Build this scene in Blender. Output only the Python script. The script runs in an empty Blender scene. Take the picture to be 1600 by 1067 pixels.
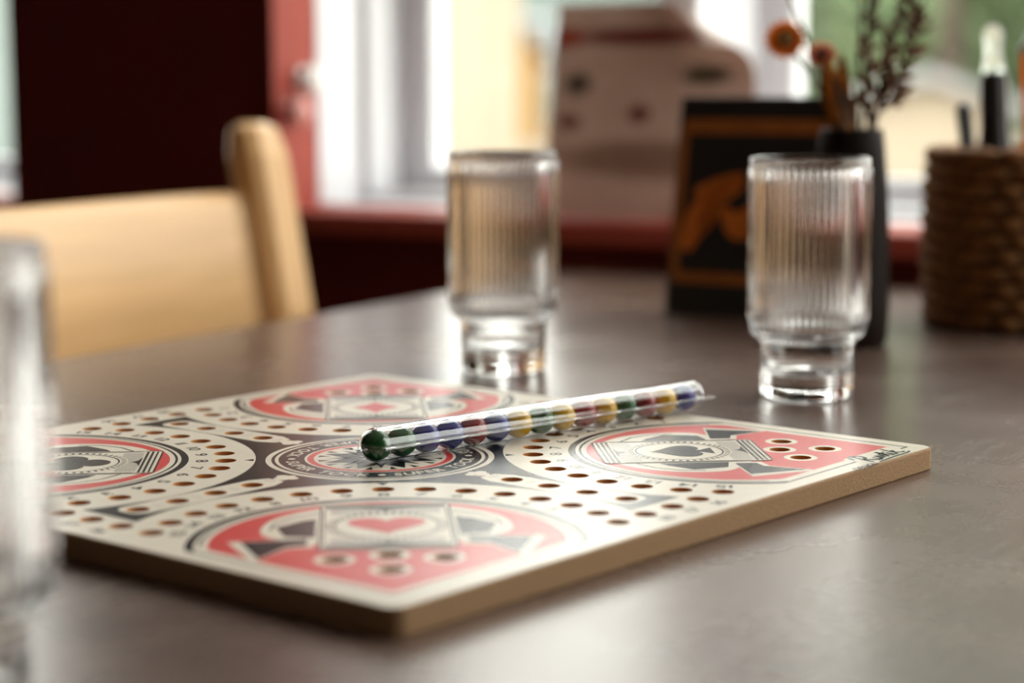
import bpy, math, random
from mathutils import Vector, Matrix, noise
from mathutils.geometry import tessellate_polygon

random.seed(7)
PI = math.pi
sc = bpy.context.scene
col = sc.collection

# ------------------------------------------------------------------ camera
TABLE_Z = 0.74
BOARD_T = 0.0107
TOP_Z = TABLE_Z + BOARD_T
cam_d = bpy.data.cameras.new('camera')
cam = bpy.data.objects.new('camera', cam_d)
col.objects.link(cam)
CAM_POS = Vector((-0.01417, -0.90814, 0.92723))
C_R = Vector((0.9964, -0.0848, -0.0039)).normalized()
C_F = Vector((0.0836, 0.9876, -0.1328)).normalized()
C_U = C_R.cross(C_F).normalized()
C_R = C_F.cross(C_U).normalized()
m = Matrix((C_R, C_U, -C_F)).transposed().to_4x4()
m.translation = CAM_POS
cam.matrix_world = m
cam_d.sensor_width = 36
cam_d.lens = 68.495
cam_d.clip_start = 0.05
cam_d.clip_end = 300
cam_d.dof.use_dof = True
cam_d.dof.focus_distance = 0.922
cam_d.dof.aperture_fstop = 4.0
sc.camera = cam

# ------------------------------------------------------------------ world, exposure
world = bpy.data.worlds.new('world')
sc.world = world
world.use_nodes = True
bg = world.node_tree.nodes['Background']
bg.inputs[0].default_value = (1.0, 0.972, 0.915, 1)
bg.inputs[1].default_value = 1.0
vs = sc.view_settings
vs.view_transform = 'Standard'
vs.look = 'None'
vs.gamma = 1
vs.use_curve_mapping = False
vs.exposure = 2.80
cy = sc.cycles
cy.use_denoising = True
cy.max_bounces = 14
cy.transmission_bounces = 12
cy.transparent_max_bounces = 16
cy.diffuse_bounces = 4
cy.glossy_bounces = 6
cy.sample_clamp_indirect = 6
cy.blur_glossy = 0.6

# room frame: x along the window wall, y out through it, origin at the far table corner
RA = math.atan2(-0.5791, 0.8152)
RM = Matrix.Translation((0.207, 1.0188, 0)) @ Matrix.Rotation(RA, 4, 'Z')

def portal(name, loc, rot, sx, sy):
    l = bpy.data.lights.new(name, 'AREA')
    l.shape = 'RECTANGLE'
    l.size, l.size_y = sx, sy
    l.cycles.is_portal = True
    o = bpy.data.objects.new(name, l)
    col.objects.link(o)
    o.matrix_world = RM @ Matrix.Translation(loc) @ rot.to_4x4()
# portals only tell the sampler where the openings are; they give off nothing
portal('window_portal', (0.80, 0.33, 1.61), Matrix.Rotation(-PI / 2, 3, 'X'), 2.44, 1.70)
portal('added_window_portal', (2.26, -0.315, 1.35), Matrix.Rotation(PI / 2, 3, 'Y'), 2.4, 0.57)


# ------------------------------------------------------------------ materials
def nodes_of(mt):
    mt.use_nodes = True
    nt = mt.node_tree
    return nt, nt.nodes['Principled BSDF']


def mat(name, color, rough=0.5, var=0.12, scale=30.0, spec=0.5, metal=0.0, bump=0.0, stretch=(1, 1, 1), coat=0.0):
    mt = bpy.data.materials.new(name)
    nt, p = nodes_of(mt)
    N, L = nt.nodes.new, nt.links.new
    tc = N('ShaderNodeTexCoord')
    mp = N('ShaderNodeMapping')
    mp.inputs['Scale'].default_value = stretch
    nz = N('ShaderNodeTexNoise')
    nz.inputs['Scale'].default_value = scale
    nz.inputs['Detail'].default_value = 5
    rp = N('ShaderNodeValToRGB')
    lo = [max(0, c * (1 - var)) for c in color]
    hi = [min(1, c * (1 + var)) for c in color]
    rp.color_ramp.elements[0].position = 0.3
    rp.color_ramp.elements[1].position = 0.7
    rp.color_ramp.elements[0].color = (*lo, 1)
    rp.color_ramp.elements[1].color = (*hi, 1)
    L(tc.outputs['Object'], mp.inputs['Vector'])
    L(mp.outputs['Vector'], nz.inputs['Vector'])
    L(nz.outputs['Fac'], rp.inputs['Fac'])
    L(rp.outputs['Color'], p.inputs['Base Color'])
    p.inputs['Roughness'].default_value = rough
    p.inputs['Metallic'].default_value = metal
    p.inputs['Specular IOR Level'].default_value = spec
    p.inputs['Coat Weight'].default_value = coat
    if bump:
        b = N('ShaderNodeBump')
        b.inputs['Strength'].default_value = bump
        b.inputs['Distance'].default_value = 0.001
        L(nz.outputs['Fac'], b.inputs['Height'])
        L(b.outputs['Normal'], p.inputs['Normal'])
    return mt


def glass_mat(name, color=(1, 1, 1), rough=0.0, ior=1.48):
    mt = bpy.data.materials.new(name)
    nt, p = nodes_of(mt)
    p.inputs['Base Color'].default_value = (*color, 1)
    p.inputs['Roughness'].default_value = rough
    p.inputs['Transmission Weight'].default_value = 1
    p.inputs['IOR'].default_value = ior
    return mt


def pane_mat(name):
    mt = bpy.data.materials.new(name)
    mt.use_nodes = True
    nt = mt.node_tree
    nt.nodes.clear()
    N, L = nt.nodes.new, nt.links.new
    out = N('ShaderNodeOutputMaterial')
    mx = N('ShaderNodeMixShader')
    tr = N('ShaderNodeBsdfTransparent')
    tr.inputs[0].default_value = (0.95, 0.97, 0.96, 1)
    gl = N('ShaderNodeBsdfGlossy')
    gl.inputs['Roughness'].default_value = 0.02
    lw = N('ShaderNodeLayerWeight')
    lw.inputs['Blend'].default_value = 0.5
    pw = N('ShaderNodeMath'); pw.operation = 'POWER'; pw.inputs[1].default_value = 5
    L(lw.outputs['Facing'], pw.inputs[0])
    ma = N('ShaderNodeMath'); ma.operation = 'MULTIPLY_ADD'; ma.inputs[1].default_value = 0.9; ma.inputs[2].default_value = 0.03
    L(pw.outputs[0], ma.inputs[0])
    L(ma.outputs[0], mx.inputs[0])
    L(tr.outputs[0], mx.inputs[1])
    L(gl.outputs[0], mx.inputs[2])
    L(mx.outputs[0], out.inputs[0])
    return mt


def table_mat():
    mt = bpy.data.materials.new('worn_brown_laminate')
    nt, p = nodes_of(mt)
    N, L = nt.nodes.new, nt.links.new
    tc = N('ShaderNodeTexCoord')
    n1 = N('ShaderNodeTexNoise')
    n1.inputs['Scale'].default_value = 5
    n1.inputs['Detail'].default_value = 7
    n1.inputs['Roughness'].default_value = 0.65
    L(tc.outputs['Object'], n1.inputs['Vector'])
    rp = N('ShaderNodeValToRGB')
    rp.color_ramp.elements[0].position = 0.32
    rp.color_ramp.elements[1].position = 0.72
    rp.color_ramp.elements[0].color = (0.078, 0.044, 0.033, 1)
    rp.color_ramp.elements[1].color = (0.185, 0.118, 0.090, 1)
    L(n1.outputs['Fac'], rp.inputs['Fac'])
    # fine scratches: thin lines of a warped wave in several directions
    prev = rp.outputs['Color']
    scr_total = None
    for i, (ang, sc_) in enumerate(((0.3, 40), (1.2, 33), (2.2, 47), (2.9, 29))):
        mp = N('ShaderNodeMapping')
        mp.inputs['Rotation'].default_value = (0, 0, ang)
        mp.inputs['Scale'].default_value = (1, 0.05, 1)
        L(tc.outputs['Object'], mp.inputs['Vector'])
        v = N('ShaderNodeTexNoise')
        v.inputs['Scale'].default_value = sc_ * 3
        v.inputs['Detail'].default_value = 3
        v.inputs['Distortion'].default_value = 0.12
        L(mp.outputs['Vector'], v.inputs['Vector'])
        a = N('ShaderNodeMath'); a.operation = 'SUBTRACT'; a.inputs[1].default_value = 0.5
        L(v.outputs['Fac'], a.inputs[0])
        b = N('ShaderNodeMath'); b.operation = 'ABSOLUTE'
        L(a.outputs[0], b.inputs[0])
        c = N('ShaderNodeMath'); c.operation = 'LESS_THAN'; c.inputs[1].default_value = 0.005
        L(b.outputs[0], c.inputs[0])
        if scr_total is None:
            scr_total = c.outputs[0]
        else:
            d = N('ShaderNodeMath'); d.operation = 'MAXIMUM'
            L(scr_total, d.inputs[0]); L(c.outputs[0], d.inputs[1])
            scr_total = d.outputs[0]
    # scratches come in worn patches
    n3 = N('ShaderNodeTexNoise'); n3.inputs['Scale'].default_value = 9
    L(tc.outputs['Object'], n3.inputs['Vector'])
    r3 = N('ShaderNodeMapRange')
    r3.inputs['From Min'].default_value = 0.42; r3.inputs['From Max'].default_value = 0.62
    r3.inputs['To Max'].default_value = 0.42
    L(n3.outputs['Fac'], r3.inputs['Value'])
    mu = N('ShaderNodeMath'); mu.operation = 'MULTIPLY'
    L(scr_total, mu.inputs[0]); L(r3.outputs[0], mu.inputs[1])
    mx = N('ShaderNodeMix'); mx.data_type = 'RGBA'
    L(mu.outputs[0], mx.inputs['Factor'])
    L(prev, mx.inputs['A'])
    mx.inputs['B'].default_value = (0.30, 0.25, 0.21, 1)
    L(mx.outputs['Result'], p.inputs['Base Color'])
    rr = N('ShaderNodeMapRange')
    rr.inputs['To Min'].default_value = 0.20
    rr.inputs['To Max'].default_value = 0.33
    L(n1.outputs['Fac'], rr.inputs['Value'])
    L(rr.outputs[0], p.inputs['Roughness'])
    p.inputs['Specular IOR Level'].default_value = 0.46
    return mt


def thin_mat(name, color, trans=0.4, var=0.15, scale=60):
    """thin petals, leaves and soft plastic that let some light through"""
    mt = bpy.data.materials.new(name)
    mt.use_nodes = True
    nt = mt.node_tree
    nt.nodes.clear()
    N, L = nt.nodes.new, nt.links.new
    tc = N('ShaderNodeTexCoord')
    nz = N('ShaderNodeTexNoise'); nz.inputs['Scale'].default_value = scale
    L(tc.outputs['Object'], nz.inputs['Vector'])
    mx = N('ShaderNodeMix'); mx.data_type = 'RGBA'
    mx.inputs['A'].default_value = (*[c * (1 - var) for c in color], 1)
    mx.inputs['B'].default_value = (*[min(1, c * (1 + var)) for c in color], 1)
    L(nz.outputs['Fac'], mx.inputs['Factor'])
    df = N('ShaderNodeBsdfDiffuse'); L(mx.outputs['Result'], df.inputs[0])
    tl = N('ShaderNodeBsdfTranslucent'); L(mx.outputs['Result'], tl.inputs[0])
    ms = N('ShaderNodeMixShader'); ms.inputs[0].default_value = trans
    L(df.outputs[0], ms.inputs[1]); L(tl.outputs[0], ms.inputs[2])
    out = N('ShaderNodeOutputMaterial'); L(ms.outputs[0], out.inputs[0])
    return mt


def wood_mat(name, color, rough=0.4, axis='z'):
    st = {'x': (3, 40, 40), 'y': (40, 3, 40), 'z': (40, 40, 3)}[axis]
    return mat(name, color, rough, 0.10, 1.0, stretch=st)


def paper_print_mat():
    """translucent brown menu sheet with a title line and small pictures"""
    mt = bpy.data.materials.new('printed_menu_paper')
    mt.use_nodes = True
    nt = mt.node_tree
    nt.nodes.clear()
    N, L = nt.nodes.new, nt.links.new
    uv = N('ShaderNodeUVMap'); uv.uv_map = 'uv'
    nz = N('ShaderNodeTexNoise'); nz.inputs['Scale'].default_value = 7
    L(uv.outputs[0], nz.inputs['Vector'])
    base = N('ShaderNodeMix'); base.data_type = 'RGBA'
    base.inputs['A'].default_value = (0.60, 0.47, 0.40, 1)
    base.inputs['B'].default_value = (0.72, 0.60, 0.54, 1)
    L(nz.outputs['Fac'], base.inputs['Factor'])
    cur = base.outputs['Result']
    blobs = [(0.42, 0.84, 0.36, 0.045, (0.25, 0.03, 0.04)), (0.06, 0.84, 0.10, 0.05, (0.45, 0.07, 0.02)),
             (0.13, 0.62, 0.07, 0.06, (0.09, 0.08, 0.05)), (0.76, 0.66, 0.13, 0.05, (0.10, 0.09, 0.05)),
             (0.45, 0.48, 0.06, 0.05, (0.22, 0.05, 0.04)), (0.10, 0.44, 0.07, 0.04, (0.25, 0.10, 0.06)),
             (0.50, 0.27, 0.5, 0.10, (0.36, 0.25, 0.19))]
    for (u, v, a, b, cl) in blobs:
        mp = N('ShaderNodeVectorMath'); mp.operation = 'SUBTRACT'
        mp.inputs[1].default_value = (u, v, 0)
        L(uv.outputs[0], mp.inputs[0])
        dv = N('ShaderNodeVectorMath'); dv.operation = 'DIVIDE'
        dv.inputs[1].default_value = (a, b, 1)
        L(mp.outputs[0], dv.inputs[0])
        ln = N('ShaderNodeVectorMath'); ln.operation = 'LENGTH'
        L(dv.outputs[0], ln.inputs[0])
        mr = N('ShaderNodeMapRange')
        mr.inputs['From Min'].default_value = 1.1; mr.inputs['From Max'].default_value = 0.6
        mr.inputs['To Max'].default_value = 0.85
        L(ln.outputs['Value'], mr.inputs['Value'])
        mx = N('ShaderNodeMix'); mx.data_type = 'RGBA'
        L(mr.outputs[0], mx.inputs['Factor'])
        L(cur, mx.inputs['A'])
        mx.inputs['B'].default_value = (*cl, 1)
        cur = mx.outputs['Result']
    df = N('ShaderNodeBsdfDiffuse'); L(cur, df.inputs[0])
    tl = N('ShaderNodeBsdfTranslucent'); L(cur, tl.inputs[0])
    ms = N('ShaderNodeMixShader'); ms.inputs[0].default_value = 0.30
    L(df.outputs[0], ms.inputs[1]); L(tl.outputs[0], ms.inputs[2])
    out = N('ShaderNodeOutputMaterial'); L(ms.outputs[0], out.inputs[0])
    return mt


M = {}
M['table'] = table_mat()
M['table_leg'] = mat('black_powder_coat', (0.02, 0.02, 0.02), 0.5)
M['wall'] = mat('dark_maroon_paint', (0.13, 0.015, 0.010), 0.7, 0.08, 8, spec=0.2)
M['room'] = mat('dim_brown_paint', (0.10, 0.07, 0.06), 0.8, 0.06, 4)
M['ceiling'] = mat('white_ceiling_paint', (0.82, 0.80, 0.77), 0.9, 0.05, 4)
M['floor'] = mat('dark_wood_floor', (0.09, 0.06, 0.045), 0.5, 0.2, 3, stretch=(1, 12, 1))
M['red_trim'] = mat('brick_red_gloss_paint', (0.38, 0.070, 0.048), 0.6, 0.06, 10, spec=0.2)
M['white_frame'] = mat('white_window_vinyl', (0.76, 0.77, 0.80), 0.35, 0.02, 10)
M['white_knob'] = mat('white_plastic', (0.85, 0.82, 0.80), 0.25, 0.02)
M['red_knob'] = mat('red_painted_metal', (0.62, 0.24, 0.20), 0.35, 0.04)
M['pane'] = pane_mat('window_glass')
M['chair'] = wood_mat('blond_beech', (0.84, 0.51, 0.24), 0.38, 'y')
M['chair_z'] = wood_mat('blond_beech_upright', (0.84, 0.50, 0.225), 0.38, 'z')
M['glass'] = glass_mat('clear_tumbler_glass', (0.985, 0.985, 0.98), 0.0, 1.48)
M['plastic'] = glass_mat('clear_tube_plastic', (0.99, 0.99, 0.99), 0.04, 1.45)
M['board'] = mat('pale_printed_mdf_face', (0.84, 0.76, 0.64), 0.30, 0.03, 120, spec=0.5)
M['board_edge'] = mat('tan_mdf_edge', (0.36, 0.215, 0.11), 0.75, 0.16, 900, bump=0.5, spec=0.25)
M['hole'] = mat('drilled_brown_mdf', (0.58, 0.27, 0.085), 0.8, 0.25, 300, spec=0.2)
M['ink_black'] = mat('navy_black_ink', (0.012, 0.013, 0.018), 0.26, 0.15, 300, spec=0.42)
M['ink_red'] = mat('red_ink', (0.70, 0.045, 0.045), 0.30, 0.06, 300)
M['ink_cream'] = mat('cream_unprinted_face', (0.84, 0.76, 0.64), 0.30, 0.03, 120)
M['ink_grey'] = mat('warm_grey_ink', (0.52, 0.47, 0.41), 0.30, 0.05, 200)
M['black_card'] = mat('black_card', (0.012, 0.010, 0.009), 0.5, 0.1)
M['orange_print'] = mat('orange_print', (0.75, 0.19, 0.018), 0.5, 0.15, 60)
M['brown_print'] = mat('brown_orange_print', (0.40, 0.12, 0.018), 0.5, 0.1, 60)
M['vase'] = mat('black_brown_glazed_ceramic', (0.012, 0.006, 0.004), 0.6, 0.3, 20, spec=0.12)
M['rope'] = mat('brown_seagrass_rope', (0.25, 0.105, 0.028), 0.8, 0.55, 90, bump=0.6)
M['black_plastic'] = mat('black_plastic', (0.015, 0.014, 0.013), 0.4, 0.1)
M['nozzle'] = glass_mat('frosted_clear_plastic', (0.62, 0.65, 0.60), 0.35, 1.2)
M['pale_plastic'] = mat('pale_grey_plastic', (0.55, 0.58, 0.54), 0.3, 0.03)
M['orange_plastic'] = thin_mat('soft_orange_plastic', (0.85, 0.34, 0.04), 0.5, 0.05)
M['stem'] = mat('dark_dry_stem', (0.07, 0.045, 0.03), 0.8, 0.3, 60)
M['petal_orange'] = thin_mat('orange_dried_petal', (0.80, 0.25, 0.04), 0.35, 0.2, 80)
M['petal_pink'] = thin_mat('salmon_dried_petal', (0.75, 0.28, 0.15), 0.35, 0.15, 80)
M['flower_eye'] = mat('olive_brown_flower_eye', (0.20, 0.10, 0.02), 0.8, 0.3, 200)
M['flower_eye_red'] = mat('dark_red_flower_eye', (0.12, 0.02, 0.01), 0.8, 0.3, 200)
M['dry_leaf'] = thin_mat('rust_dried_leaf', (0.45, 0.16, 0.03), 0.35, 0.3, 40)
M['dry_brown'] = mat('brown_dried_spikelet', (0.15, 0.068, 0.035), 0.8, 0.3, 60)
M['ground'] = mat('cream_paving', (0.20, 0.165, 0.125), 0.9, 0.06, 0.4)
M['house_cream'] = mat('cream_stucco', (0.33, 0.275, 0.205), 0.9, 0.04, 0.6)
M['house_yellow'] = mat('yellow_siding', (0.38, 0.20, 0.04), 0.8, 0.05, 1)
M['house_teal'] = mat('pale_teal_siding', (0.19, 0.23, 0.22), 0.8, 0.05, 1)
M['roof'] = mat('grey_shingle', (0.22, 0.22, 0.22), 0.9, 0.2, 3)
M['house_glass'] = mat('dark_window_pane', (0.10, 0.12, 0.13), 0.1, 0.1, 2)
M['leaf'] = mat('tree_leaf', (0.115, 0.165, 0.075), 0.7, 0.4, 1.2)
M['bark'] = mat('tree_bark', (0.10, 0.075, 0.055), 0.9, 0.3, 8)
for nm, cl in dict(green=(0.02, 0.13, 0.035), blue=(0.03, 0.05, 0.34), red=(0.38, 0.03, 0.035), yellow=(0.92, 0.52, 0.02)).items():
    M['marble_' + nm] = mat(nm + '_glass_marble', cl, 0.15, 0.15, 160, spec=0.35)


# ------------------------------------------------------------------ builders
def link(name, me, mt=None, parent=None, smooth=False):
    o = bpy.data.objects.new(name, me)
    col.objects.link(o)
    if mt is not None and not me.materials:
        me.materials.append(mt)
    if smooth:
        for p in me.polygons:
            p.use_smooth = True
    if parent is not None:
        o.parent = parent
    return o


def tag(o, label=None, cat=None, group=None, kind=None):
    if label: o['label'] = label
    if cat: o['category'] = cat
    if group: o['group'] = group
    if kind: o['kind'] = kind
    return o


def empty(name, mw=None):
    o = bpy.data.objects.new(name, None)
    o.empty_display_size = 0.05
    col.objects.link(o)
    if mw is not None:
        o.matrix_world = mw
    return o


def raw(name, v, f):
    me = bpy.data.meshes.new(name)
    me.from_pydata([tuple(p) for p in v], [], f)
    me.validate()
    me.update()
    return me


class MB:
    def __init__(self):
        self.v, self.f = [], []

    def add(self, v, f):
        o = len(self.v)
        self.v += [Vector(p) for p in v]
        self.f += [tuple(i + o for i in q) for q in f]
        return self

    def box(self, x0, x1, y0, y1, z0, z1, b=0.0, tf=None):
        """box with all edges chamfered by b"""
        if b <= 0:
            v = [(x, y, z) for z in (z0, z1) for (x, y) in ((x0, y0), (x1, y0), (x1, y1), (x0, y1))]
            f = [(3, 2, 1, 0), (4, 5, 6, 7), (0, 1, 5, 4), (1, 2, 6, 5), (2, 3, 7, 6), (3, 0, 4, 7)]
        else:
            v, f = [], []
            def ring(i, z):
                return [(x0 + b - i * b + 0, y0 + b, z)]
            def octo(ins, z):
                a, c = ins, ins + b
                return [(x0 + c, y0 + a, z), (x1 - c, y0 + a, z), (x1 - a, y0 + c, z), (x1 - a, y1 - c, z),
                        (x1 - c, y1 - a, z), (x0 + c, y1 - a, z), (x0 + a, y1 - c, z), (x0 + a, y0 + c, z)]
            rows = [octo(b, z0), octo(0.3 * b, z0 + 0.3 * b), octo(0, z0 + b), octo(0, z1 - b), octo(0.3 * b, z1 - 0.3 * b), octo(b, z1)]
            for r in rows: v += r
            for k in range(5):
                for i in range(8):
                    j = (i + 1) % 8
                    f.append((k * 8 + i, k * 8 + j, k * 8 + 8 + j, k * 8 + 8 + i))
            f.append(tuple(range(7, -1, -1)))
            f.append(tuple(40 + i for i in range(8)))
        if tf is not None:
            v = [tf @ Vector(p) for p in v]
        return self.add(v, f)

    def tube(self, pts, rad, seg=10, cap=True):
        pts = [Vector(p) for p in pts]
        n = len(pts)
        rr = rad if isinstance(rad, (list, tuple)) else [rad] * n
        v, f = [], []
        up = Vector((0, 0, 1))
        for i, p in enumerate(pts):
            t = (pts[min(i + 1, n - 1)] - pts[max(i - 1, 0)]).normalized()
            u = up if abs(t.dot(up)) < 0.9 else Vector((1, 0, 0))
            a = t.cross(u).normalized()
            b = t.cross(a)
            for k in range(seg):
                th = 2 * PI * k / seg
                v.append(p + (a * math.cos(th) + b * math.sin(th)) * rr[i])
        for i in range(n - 1):
            for k in range(seg):
                j = (k + 1) % seg
                f.append((i * seg + k, i * seg + j, (i + 1) * seg + j, (i + 1) * seg + k))
        if cap:
            f.append(tuple(range(seg)))
            f.append(tuple((n - 1) * seg + k for k in reversed(range(seg))))
        return self.add(v, f)

    def lathe(self, prof, seg=32, closed=False, tf=None, rfun=None):
        v, f = [], []
        n = len(prof)
        for (r, z, *w) in prof:
            for k in range(seg):
                th = 2 * PI * k / seg
                q = r if rfun is None else rfun(r, z, th, w[0] if w else 0)
                v.append(Vector((q * math.cos(th), q * math.sin(th), z)))
        m_ = n if closed else n - 1
        for i in range(m_):
            a, b = i * seg, ((i + 1) % n) * seg
            for k in range(seg):
                j = (k + 1) % seg
                f.append((a + k, a + j, b + j, b + k))
        if not closed:
            if prof[0][0] > 1e-6: f.append(tuple(reversed(range(seg))))
            if prof[-1][0] > 1e-6: f.append(tuple((n - 1) * seg + k for k in range(seg)))
        if tf is not None:
            v = [tf @ p for p in v]
        return self.add(v, f)

    def build(self, name, mt, parent=None, smooth=False, merge=False):
        me = raw(name, self.v, self.f)
        if merge:
            import bmesh
            bm = bmesh.new(); bm.from_mesh(me)
            bmesh.ops.remove_doubles(bm, verts=bm.verts, dist=1e-6)
            if bm.calc_volume(signed=True) < 0:
                bmesh.ops.reverse_faces(bm, faces=bm.faces)
            bm.to_mesh(me); bm.free()
        return link(name, me, mt, parent, smooth)


class Flat:
    """flat printed shapes, filled with holes, at a small height"""
    def __init__(self, z): self.v, self.f, self.z = [], [], z

    def poly(self, outer, holes=(), dz=0.0):
        loops = [[Vector((p[0], p[1], 0)) for p in lp] for lp in [outer, *holes]]
        flat = [p for lp in loops for p in lp]
        o = len(self.v)
        self.v += [Vector((p.x, p.y, self.z + dz)) for p in flat]
        for t in tessellate_polygon(loops):
            a, b, c = (flat[i] for i in t)
            area = (b - a).cross(c - a).z
            if abs(area) < 1e-14: continue
            self.f.append(tuple(i + o for i in (t if area > 0 else t[::-1])))
        return self

    def strip(self, A, B, closed=True):
        o = len(self.v); n = len(A)
        self.v += [Vector((p[0], p[1], self.z)) for p in A] + [Vector((p[0], p[1], self.z)) for p in B]
        for i in range(n if closed else n - 1):
            j = (i + 1) % n
            self.f.append((o + i, o + j, o + n + j, o + n + i))
        return self

    def ring(self, r0, r1, cx=0, cy=0, n=96):
        return self.strip(circle(cx, cy, r1, n), circle(cx, cy, r0, n))

    def line(self, pts, w, closed=False):
        """ribbon of width w (number or list) along pts"""
        n = len(pts); A, B = [], []
        for i, p in enumerate(pts):
            if closed:
                a, b = pts[i - 1], pts[(i + 1) % n]
            else:
                a, b = pts[max(i - 1, 0)], pts[min(i + 1, n - 1)]
            dx, dy = b[0] - a[0], b[1] - a[1]
            l = math.hypot(dx, dy) or 1
            ww = (w[i] if isinstance(w, (list, tuple)) else w) / 2
            A.append((p[0] + dy / l * ww, p[1] - dx / l * ww)); B.append((p[0] - dy / l * ww, p[1] + dx / l * ww))
        return self.strip(A, B, closed)

    def glyphs(self, text, tfun):
        pass

    def build(self, name, mt, parent, tf=None):
        v = self.v if tf is None else [Vector((*tf(p.x, p.y), p.z)) for p in self.v]
        me = raw(name, v, self.f)
        if len(me.polygons):
            fl = sum(p.normal.z * p.area for p in me.polygons)
            me.flip_normals() if fl < 0 else None
        return link(name, me, mt, parent)


def circle(cx, cy, r, n=32, a0=0.0):
    return [(cx + r * math.cos(a0 + 2 * PI * i / n), cy + r * math.sin(a0 + 2 * PI * i / n)) for i in range(n)]


def spline(pts, k=8):
    """Catmull-Rom through 2-D or 3-D points"""
    out = []
    n = len(pts)
    P = [Vector(p) for p in pts]
    for i in range(n - 1):
        a, b, c, d = P[max(i - 1, 0)], P[i], P[i + 1], P[min(i + 2, n - 1)]
        for j in range(k):
            t = j / k
            out.append(0.5 * (2 * b + (c - a) * t + (2 * a - 5 * b + 4 * c - d) * t * t + (3 * b - a - 3 * c + d) * t ** 3))
    out.append(P[-1])
    return out


_gl = {}
def glyph(ch, bold=0.0):
    """one character of the built-in face as flat triangles, 1 unit high"""
    key = (ch, bold)
    if key not in _gl:
        cu = bpy.data.curves.new('glyph', 'FONT')
        cu.body = ch
        cu.align_x = 'CENTER'
        cu.offset = bold
        cu.resolution_u = 3
        ob = bpy.data.objects.new('glyph', cu)
        col.objects.link(ob)
        bpy.context.view_layer.update()
        dg = bpy.context.evaluated_depsgraph_get()
        me = bpy.data.meshes.new_from_object(ob.evaluated_get(dg))
        vv = [v.co.copy() for v in me.vertices]
        ff = [tuple(p.vertices) for p in me.polygons]
        col.objects.unlink(ob)
        bpy.data.objects.remove(ob); bpy.data.curves.remove(cu); bpy.data.meshes.remove(me)
        xs = [v.x for v in vv] or [0]
        _gl[key] = (vv, ff, min(xs), max(xs))
    return _gl[key]


def put_text(fl, text, x, y, ang, size, bold=0.0, shear=0.0, space=0.08, sx=1.0):
    """text centred at x, y in the flat print, up direction turned by ang"""
    ws = [(glyph(c, bold)[3] - glyph(c, bold)[2]) if c != ' ' else 0.35 for c in text]
    tot = sum(ws) + space * (len(text) - 1)
    cu = -tot / 2
    ca, sa = math.cos(ang), math.sin(ang)
    for c, w in zip(text, ws):
        if c != ' ':
            vv, ff, x0, x1 = glyph(c, bold)
            o = len(fl.v)
            for v in vv:
                lx = (cu + v.x - x0 + shear * (v.y - 0.35)) * size * sx
                ly = (v.y - 0.35) * size
                fl.v.append(Vector((x + lx * ca - ly * sa, y + lx * sa + ly * ca, fl.z)))
            fl.f += [tuple(i + o for i in q) for q in ff]
        cu += w + space


# ------------------------------------------------------------------ setting: room
def room_box(name, boxes, mt, label=None, parent=None):
    mb = MB()
    for b in boxes: mb.box(*b)
    o = mb.build(name, mt, parent)
    if parent is None:
        o.matrix_world = RM
        tag(o, label, kind='structure')
    return o


XL, XR, YB, YF, H = -3.2, 2.1, 0.045, -4.5, 2.7
WT = 0.32                      # outer face of the window wall
W1 = (-0.400, 2.0)             # main window opening along the wall
W2 = (-2.0, -0.80)            # second window opening, further along
Z0, Z1 = 0.763, 2.45
room_box('floor', [(XL - .2, XR + .2, YF - .2, WT, -0.05, 0)], M['floor'], 'dark wooden cafe floor under the table')
room_box('ceiling', [(XL - .2, XR + .2, YF - .2, WT, H, H + .05)], M['ceiling'], 'white painted cafe ceiling above the table')
room_box('wall_back', [
    (XL - .2, W2[0], YB, WT, 0, H), (W2[1], W1[0], YB, WT, 0, H), (W1[1], XR + .2, YB, WT, 0, H),
    (W1[0], W1[1], YB, WT, 0, Z0), (W1[0], W1[1], YB, WT, Z1, H),
    (W2[0], W2[1], YB, WT, 0, Z0), (W2[0], W2[1], YB, WT, Z1, H)], M['wall'], 'dark maroon painted wall around the windows')
SF = (-0.60, -0.03)  # opening of the added side window, sized for the light it lets in
room_box('wall_right', [(XR, XR + .15, SF[1], YB, 0, H), (XR, XR + .15, YF, SF[0], 0, H),
                        (XR, XR + .15, SF[0], SF[1], 0, 0.15), (XR, XR + .15, SF[0], SF[1], 2.55, H)], M['room'],
         'brown painted side wall with an added window opening')
room_box('wall_left', [(XL - .15, XL, YF, YB, 0, H)], M['room'], 'brown painted wall at the far side of the room')
room_box('wall_front', [(XL - .15, XR + .15, YF - .15, YF, 0, H)], M['room'], 'brown painted wall deep inside the room')

# red reveals and sill of the main window
room_box('trim_1', [(W1[0], W1[0] + .004, YB - .004, 0.12, Z0 + .024, Z1), (W1[1] - .004, W1[1], YB - .004, 0.12, Z0 + .024, Z1),
                    (W1[0], W1[1], YB - .004, 0.12, Z1 - .004, Z1)], M['red_trim'], 'brick red painted reveal lining the main window')
sill = MB().box(W1[0] - .03, W1[1] + .03, 0.012, 0.135, Z0, Z0 + .024, 0.004).build('trim_2', M['red_trim'])
sill.matrix_world = RM
tag(sill, 'brick red painted window sill running along the wall', kind='structure')


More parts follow.
